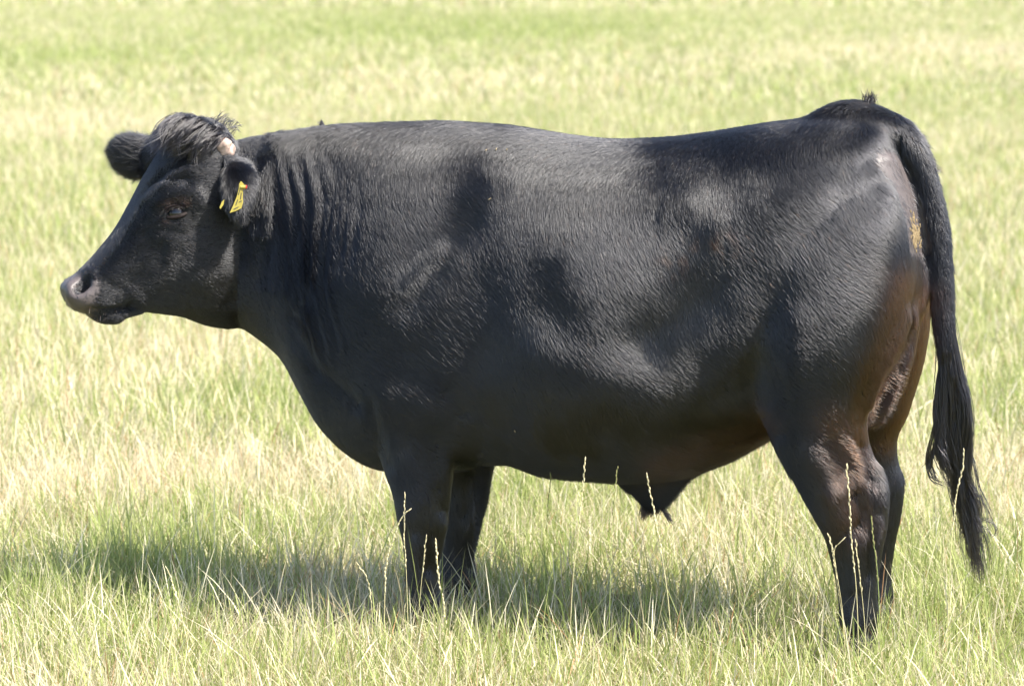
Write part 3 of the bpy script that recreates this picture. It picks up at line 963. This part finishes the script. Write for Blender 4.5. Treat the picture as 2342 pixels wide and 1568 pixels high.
    for side in (-1, 1):
        q, nn = surf(402, 485)
        if side == 1:
            dd = (q - HP) @ HLAT
            q = q - 2 * dd * HLAT
            nn = nn - 2 * (nn @ HLAT) * HLAT
        c = q - nn * 0.016
        bm = bmesh.new()
        bmesh.ops.create_uvsphere(bm, u_segments=32, v_segments=20, radius=0.0245)
        me = bpy.data.meshes.new('eye'); bm.to_mesh(me); bm.free()
        for f in me.polygons: f.use_smooth = True
        me.materials.append(em)
        e = bpy.data.objects.new('eye', me); COL.objects.link(e); e.parent = root; e.location = c
        # lids: two rims over the ball
        fx = -HAX * 0.95 + np.array([0, 0, -0.12]); fx -= nn * (fx @ nn); fx /= np.linalg.norm(fx)
        up = np.cross(nn, fx); up *= np.sign(up[2]); 
        LV, LF = [], []
        nseg, nring = 40, 8
        for a in range(nseg):
            th = 2 * np.pi * a / nseg
            ex, ey = 0.031 * math.cos(th), (0.0148 if math.sin(th) > 0 else 0.0130) * math.sin(th)
            cx = c + fx * ex + up * ey + nn * (0.0205 - 0.010 * (ex / 0.031) ** 2)
            rr = 0.0070 if math.sin(th) > 0 else 0.0042
            rad = fx * math.cos(th) + up * math.sin(th)
            for b_ in range(nring):
                ph_ = 2 * np.pi * b_ / nring
                LV.append(cx + (rad * math.cos(ph_) * 1.3 + nn * math.sin(ph_) * 0.8) * rr)
        for a in range(nseg):
            for b_ in range(nring):
                a2, b2 = (a + 1) % nseg, (b_ + 1) % nring
                LF.append((a * nring + b_, a2 * nring + b_, a2 * nring + b2, a * nring + b2))
        mesh_np('eyelid', np.array(LV), [np.array(LF)], lid_m, root)
        # lashes
        ls = []
        for s_ in np.linspace(0.25, 2.6, 40):
            ex, ey = 0.029 * math.cos(s_), 0.0165 * math.sin(s_)
            b0 = c + fx * ex + up * ey + nn * 0.020
            ls.append([b0, b0 + nn * 0.012 - up * 0.002, b0 + nn * 0.018 - up * 0.012])
        locks('eyelash', ls, 3, 0.0012, 0.00025, k=4, seed=12)

    # ---------------- horn stubs
    hmat = simple_mat('horn_stub', (0.34, 0.25, 0.21), 0.65, 0.3, 0.5, 90)
    q, nn = surf(520, 335)
    for side in (-1, 1):
        if side == 1:
            dd = (q - HP) @ HLAT; q2 = q - 2 * dd * HLAT; n2 = nn - 2 * (nn @ HLAT) * HLAT
        else:
            q2, n2 = q, nn
        ax = n2 * 0.7 + HAX * 0.55 + np.array([0, 0, 0.25]); ax /= np.linalg.norm(ax)
        e1 = np.cross(ax, [0, 0, 1]); e1 /= np.linalg.norm(e1); e2 = np.cross(e1, ax)
        prof = [(-0.02, .024), (0.0, .023), (.006, .021), (.010, .017), (.013, .011), (.014, .005)]
        HV, HF = [], []
        ns = 24
        for h_, r_ in prof:
            for a in range(ns):
                th = 2 * np.pi * a / ns
                rr = r_ * (1 + 0.10 * math.sin(3 * th + 40 * h_) + 0.06 * math.sin(7 * th))
                HV.append(q2 + ax * (h_ + 0.004 * math.sin(2 * th)) + e1 * rr * math.cos(th) + e2 * rr * math.sin(th) * 1.15)
        for i in range(len(prof) - 1):
            for a in range(ns):
                b_ = (a + 1) % ns
                HF.append((i * ns + a, i * ns + b_, (i + 1) * ns + b_, (i + 1) * ns + a))
        HV.append(q2 + ax * .0135); k0 = len(HV) - 1
        tri_ = [((len(prof) - 1) * ns + a, (len(prof) - 1) * ns + (a + 1) % ns, k0) for a in range(ns)]
        mesh_np('horn', np.array(HV), [np.array(HF), np.array(tri_)], hmat, root)

    # ---------------- ear tags
    ym = simple_mat('yellow_plastic', (0.33, 0.27, 0.055), 0.35, 0.5, 0.10, 90)
    rm = simple_mat('red_plastic', (0.6, 0.03, 0.02), 0.35)
    ink = simple_mat('black_ink', (0.03, 0.03, 0.03), 0.5)
    q, nn = surf(552, 425)
    D0 = ((q - HP) @ HLAT) - 0.03
    def plate(name, pts, off, thick, m_, tilt=None):
        A = [headp(a, b, off + c) for a, b, c in pts]
        A = np.array(A); nrm = np.cross(A[1] - A[0], A[2] - A[0]); nrm /= np.linalg.norm(nrm)
        Vp = np.vstack([A - nrm * thick / 2, A + nrm * thick / 2]); k = len(A)
        f = [np.array([list(range(k))]), np.array([list(range(2 * k - 1, k - 1, -1))]),
             np.array([(i, (i + 1) % k, k + (i + 1) % k, k + i) for i in range(k)])]
        return mesh_np(name, Vp, f, m_, root, smooth=False)
    t1 = plate('ear_tag', [(547, 420, 0), (551, 414, 0), (557, 420, 0), (556, 432, .0), (555, 450, 0), (556, 462, 0), (552, 476, 0), (540, 482, 0), (525, 487, 0), (533, 470, 0), (541, 450, 0), (546, 432, 0)],
               D0, 0.0022, ym)
    for pts in ([(549, 430, 0), (551, 430, 0), (546, 446, 0), (544, 446, 0)], [(551, 440, 0), (553, 441, 0), (551, 456, 0), (549, 456, 0)],
                [(543, 456, 0), (545, 456, 0), (540, 470, 0), (538, 470, 0)], [(546, 462, 0), (553, 458, 0), (553, 460, 0), (546, 464, 0)],
                [(534, 478, 0), (546, 472, 0), (546, 474, 0), (535, 480, 0)]):
        plate('marking', pts, D0 - .0014, 0.0004, ink).parent = t1
    plate('ear_tag', [(513, 456, 0), (511, 468, 0), (504, 478, 0), (502, 474, 0), (507, 462, 0)], D0 - .02, 0.0022, ym)
    # stud through the ear
    c = headp(557, 428, D0)
    ax = HAX * .95 - HLAT * .25; ax /= np.linalg.norm(ax)
    e1 = np.cross(ax, [0, 0, 1]); e1 /= np.linalg.norm(e1); e2 = np.cross(e1, ax)
    for nm, h0, h1, rr, mm in (('stud', -.008, .005, .0055, ym), ('stud_cap', .005, .009, .0045, rm)):
        ns = 16
        SV = [c + ax * h + e1 * rr * math.cos(2 * np.pi * a / ns) + e2 * rr * math.sin(2 * np.pi * a / ns) for h in (h0, h1) for a in range(ns)]
        SF = [np.array([(a, (a + 1) % ns, ns + (a + 1) % ns, ns + a) for a in range(ns)]), np.array([list(range(ns))]), np.array([list(range(2 * ns - 1, ns - 1, -1))])]
        o = mesh_np(nm, np.array(SV), SF, mm, t1, smooth=False)

    # ---------------- hooves
    hoofm = simple_mat('dark_hoof', (0.02, 0.018, 0.016), 0.5, 0.4, 0.4, 60)
    for (uf, ur, vv, off) in ((938, 1004, 1400, -.155), (1012, 1080, 1340, .150), (1934, 2004, 1448, -.165), (1972, 2040, 1384, .175)):
        a = mid(uf, vv, off); b_ = mid(ur, vv, off)
        cx = (a + b_) / 2; zt = cx[2] + 0.012; rl = np.linalg.norm(a - b_) / 2
        HV, HF = [], []
        ns = 32
        levels = [(zt, .92, 0), (zt * .6, 1.05, .006), (zt * .3, 1.16, .012), (0.002, 1.25, .018)]
        for z_, s_, fw in levels:
            for k in range(ns):
                th = 2 * np.pi * k / ns
                cl = 1 - 0.30 * max(0, math.cos(th)) ** 10      # cleft at the toe
                HV.append(np.array([cx[0], cx[1], 0]) - AX * (fw + rl * s_ * math.cos(th) * cl * 1.05) + LAT * 0.05 * s_ * math.sin(th) + np.array([0, 0, z_]))
        for i in range(3):
            for k in range(ns):
                b2 = (k + 1) % ns
                HF.append((i * ns + k, i * ns + b2, (i + 1) * ns + b2, (i + 1) * ns + k))
        mesh_np('hoof', np.array(HV), [np.array(HF), np.array([list(range(ns - 1, -1, -1))]), np.array([list(range(3 * ns, 4 * ns))])], hoofm, root)

    # ---------------- dung on the rump
    dm = simple_mat('dry_dung', (0.165, 0.125, 0.072), 0.85, 0.1, 0.45, 300)
    DV, DF = [], []
    g = np.random.default_rng(21)
    for i in range(90):
        vv = 535 + g.normal(0, 17); uu = 2088 + g.normal(0, 5) + (vv - 535) * .08
        q, nn = surf(uu, vv)
        if q is None: continue
        ln_ = g.uniform(.006, .018); wd = g.uniform(.0008, .0018)
        dn = np.array([0.12 * g.normal(), 0, -1.0]); dn -= nn * (dn @ nn); dn /= np.linalg.norm(dn)
        sd = np.cross(nn, dn)
        b0 = q + nn * 0.006
        k = len(DV)
        for t_, w_ in ((-.5, .2), (-.2, 1), (.2, .9), (.5, .15)):
            for s_, h_ in ((-1, 0), (0, .0025), (1, 0)):
                DV.append(b0 + dn * ln_ * t_ + sd * wd * w_ * s_ + nn * h_)
        for r_ in range(3):
            for s_ in range(2):
                a = k + r_ * 3 + s_
                DF.append((a, a + 1, a + 4, a + 3))
    mesh_np('dung_smear', np.array(DV), [np.array(DF)], dm, root)
    # ---------------- chaff caught in the coat: loose bits, each its own thing
    cm = simple_mat('pale_chaff', (0.30, 0.24, 0.14), 0.7, 0.2, 0.2, 200)
    for uu, vv, ang, ln_, lab in ((1113, 347, .3, .007, 'pale chaff fleck on the upper shoulder, leftmost of three in a row'),
                                  (1136, 345, 1.0, .008, 'pale chaff fleck on the upper shoulder, middle of three in a row'),
                                  (1160, 346, .8, .005, 'smallest chaff fleck on the upper shoulder, right end of three in a row'),
                                  (1122, 457, .2, .009, 'pale chaff fleck in the dark hollow behind the shoulder'),
                                  (1180, 982, 1.3, .007, 'pale chaff fleck low on the chest behind the elbow')):
        q, nn = surf(uu, vv)
        t1_ = np.cross(nn, [0, 0, 1.0]); t1_ /= np.linalg.norm(t1_); t2_ = np.cross(nn, t1_)
        d_ = t1_ * math.cos(ang) + t2_ * math.sin(ang); w_ = np.cross(nn, d_)
        c_ = np.array([d_ * ln_ * x + w_ * .0015 * math.sin(5 * x) for x in (-.5, -.25, .1, .35, .5)])
        rr = np.array([.0003, .0010, .0012, .0009, .0002])
        V_, F_ = tube(c_, rr, 6)
        o_ = mesh_np('straw_fleck', V_, [F_], cm)
        o_.location = q + nn * 0.0065
        tag(o_, lab, 'straw', 'chaff flecks caught in the coat')
    return root


STEM_M = simple_mat('dry_stem', (0.62, 0.55, 0.30), 0.6, 0.3, 0.2, 60)
STEM_G = simple_mat('green_stem', (0.30, 0.36, 0.12), 0.6, 0.3, 0.2, 60)
HEAD_M = simple_mat('seed_husk', (0.62, 0.54, 0.34), 0.6, 0.3, 0.25, 200)
DARK_M = simple_mat('dark_husk', (0.20, 0.17, 0.08), 0.6, 0.3, 0.25, 200)


def tube(P, R, ns=5):
    P = np.asarray(P); n = len(P)
    T = np.gradient(P, axis=0); T /= np.linalg.norm(T, axis=1, keepdims=True)
    e1 = np.cross(T, [0, 1.0, 0.02]); e1 /= np.linalg.norm(e1, axis=1, keepdims=True); e2 = np.cross(T, e1)
    th = 2 * np.pi * np.arange(ns) / ns
    V = P[:, None] + R[:, None, None] * (e1[:, None] * np.cos(th)[None, :, None] + e2[:, None] * np.sin(th)[None, :, None])
    i = np.arange(n * ns).reshape(n, ns)
    F = np.stack([i[:-1], np.roll(i[:-1], -1, 1), np.roll(i[1:], -1, 1), i[1:]], -1).reshape(-1, 4)
    return V.reshape(-1, 3), F


def seed_stem(pts, Y, label, head=0.45, dark=False, g=None, fat=1.0):
    """a flowering stem through photograph points, tip first, standing at world depth Y"""
    A = np.array([hit_depth(a, b, Y) for a, b in pts][::-1])
    if A[0][2] > 0.0:                       # carry it down into the turf
        d = A[0] - A[1]; d[0] *= .4
        A = np.vstack([A[0] + d / abs(d[2]) * A[0][2] * np.array([1, 0, 1]), A])
    A[0][2] = 0.0
    C = cubic(A, 8)
    root = bpy.data.objects.new('grass_stem', None); COL.objects.link(root)
    root.location = C[0]
    C = C - C[0]
    n = len(C); t = np.linspace(0, 1, n)
    C[:, 1] += g.normal(0, .004) * t * 3
    V, F = tube(C, 0.0010 * fat * (1 - 0.5 * t))
    mesh_np('stem', V, [F], STEM_G if dark else STEM_M, root)
    # spikelets, left and right in turn
    SV, SF = [], []; b = 0
    L = np.concatenate([[0], np.cumsum(np.linalg.norm(np.diff(C, axis=0), axis=1))])
    s = L[-1] * (1 - head); k = 0
    while s < L[-1] - 0.002:
        p = np.array([np.interp(s, L, C[:, j]) for j in range(3)])
        q = np.array([np.interp(min(s + .004, L[-1]), L, C[:, j]) for j in range(3)])
        d = q - p; d /= np.linalg.norm(d) + 1e-9
        sd = np.array([1.0, g.normal(0, .6), 0]) * (1 if g.random() < .5 else -1)
        ln = g.uniform(.008, .013); r = g.uniform(.0011, .0017) * fat
        ax = d + sd * g.uniform(.05, .2); ax /= np.linalg.norm(ax)
        c = np.array([p + ax * ln * x for x in (0, .25, .55, .85, 1)]) + sd * .0008
        v_, f_ = tube(c, r * np.array([.4, 1, .9, .45, .08]))
        SV.append(v_); SF.append(f_ + b); b += len(v_)
        s += g.uniform(.006, .013); k += 1
    mesh_np('seed_head', np.vstack(SV), [np.vstack(SF)], DARK_M if dark else HEAD_M, root)
    tag(root, label, 'grass stem', 'tall flowering grass stems standing out of the meadow')
    return root


def build_stems():
    g = np.random.default_rng(31)
    yh, yf = -0.48, -0.16      # just nearer than the hind leg, than the foreleg
    S_ = [
        ([(1935, 1058), (1941, 1130), (1947, 1230), (1957, 1330), (1962, 1430)], yh, 'tallest pale seed stem against the near hind leg, reaching up to the hock', .5, 0, 1.1),
        ([(1992, 1178), (1998, 1240), (2006, 1300), (2012, 1420)], yh, 'green seed stem along the rear edge of the near hind leg', .4, 1, 1),
        ([(1957, 1235), (1962, 1290), (1970, 1350), (1978, 1440)], yh - .03, 'short straight pale stem low on the middle of the near hind leg', .35, 0, .9),
        ([(1896, 1222), (1906, 1268), (1916, 1340), (1930, 1440)], yh - .02, 'thin pale stem along the front edge of the near hind cannon', .3, 0, .9),
        ([(1928, 1228), (1908, 1255), (1912, 1300), (1928, 1410)], yh - .01, 'small hooked pale stem bending across the front of the near hind leg', .3, 0, .8),
        ([(1478, 1084), (1487, 1125), (1500, 1190), (1514, 1270), (1530, 1390)], -.42, 'pale seed stem standing in front of the tip of the bull\'s sheath', .4, 0, 1.15),
        ([(1338, 1046), (1336, 1085), (1331, 1140), (1322, 1230), (1310, 1330)], -.36, 'pale seed stem whose tip crosses the belly line midway between fore and hind legs', .35, 0, 1),
        ([(1413, 1066), (1408, 1110), (1402, 1180), (1396, 1320)], -.30, 'dark brown seed stem touching the belly just ahead of the sheath', .3, 1, .9),
        ([(927, 1132), (924, 1180), (925, 1240), (930, 1330)], yf - .06, 'reddish tipped upright stem along the front edge of the near foreleg', .45, 0, .9),
        ([(936, 1163), (916, 1185), (900, 1230), (884, 1290), (880, 1370)], yf - .04, 'bent pale seed stem arching onto the front of the near foreleg', .6, 0, 1.2),
        ([(998, 1234), (1000, 1275), (1003, 1320), (1016, 1390)], yf - .05, 'thick pale zigzag seed head over the rear of the near foreleg\'s fetlock', .75, 0, 1.5),
        ([(974, 1228), (970, 1270), (964, 1330), (956, 1420)], yf - .08, 'slender pale stem up the middle of the near foreleg below the knee', .3, 0, .9),
        ([(2208, 1030), (2204, 1070), (2190, 1130), (2178, 1230), (2172, 1330)], -.46, 'pale seed stem crossing the lower switch of the bull\'s tail', .35, 0, 1),
        ([(382, 1302), (396, 1340), (412, 1400), (428, 1470)], -.45, 'drooping pale seed stem in the sunlit turf below the bull\'s chin', .5, 0, 1.2),
        ([(820, 1290), (842, 1330), (850, 1390), (852, 1440)], -.35, 'pale seed stem rising from the shadow edge left of the near foreleg', .4, 0, 1),
        ([(1262, 1060), (1256, 1130), (1250, 1210), (1246, 1320)], -.10, 'faint green stem under the chest midway behind the far foreleg', .3, 1, .8),
    ]
    for pts, Y, lab, hd, dk, ft in S_:
        seed_stem(pts, Y, lab, hd, bool(dk), g, ft)


build_ground()
build_grass()
build_bull()
build_stems()
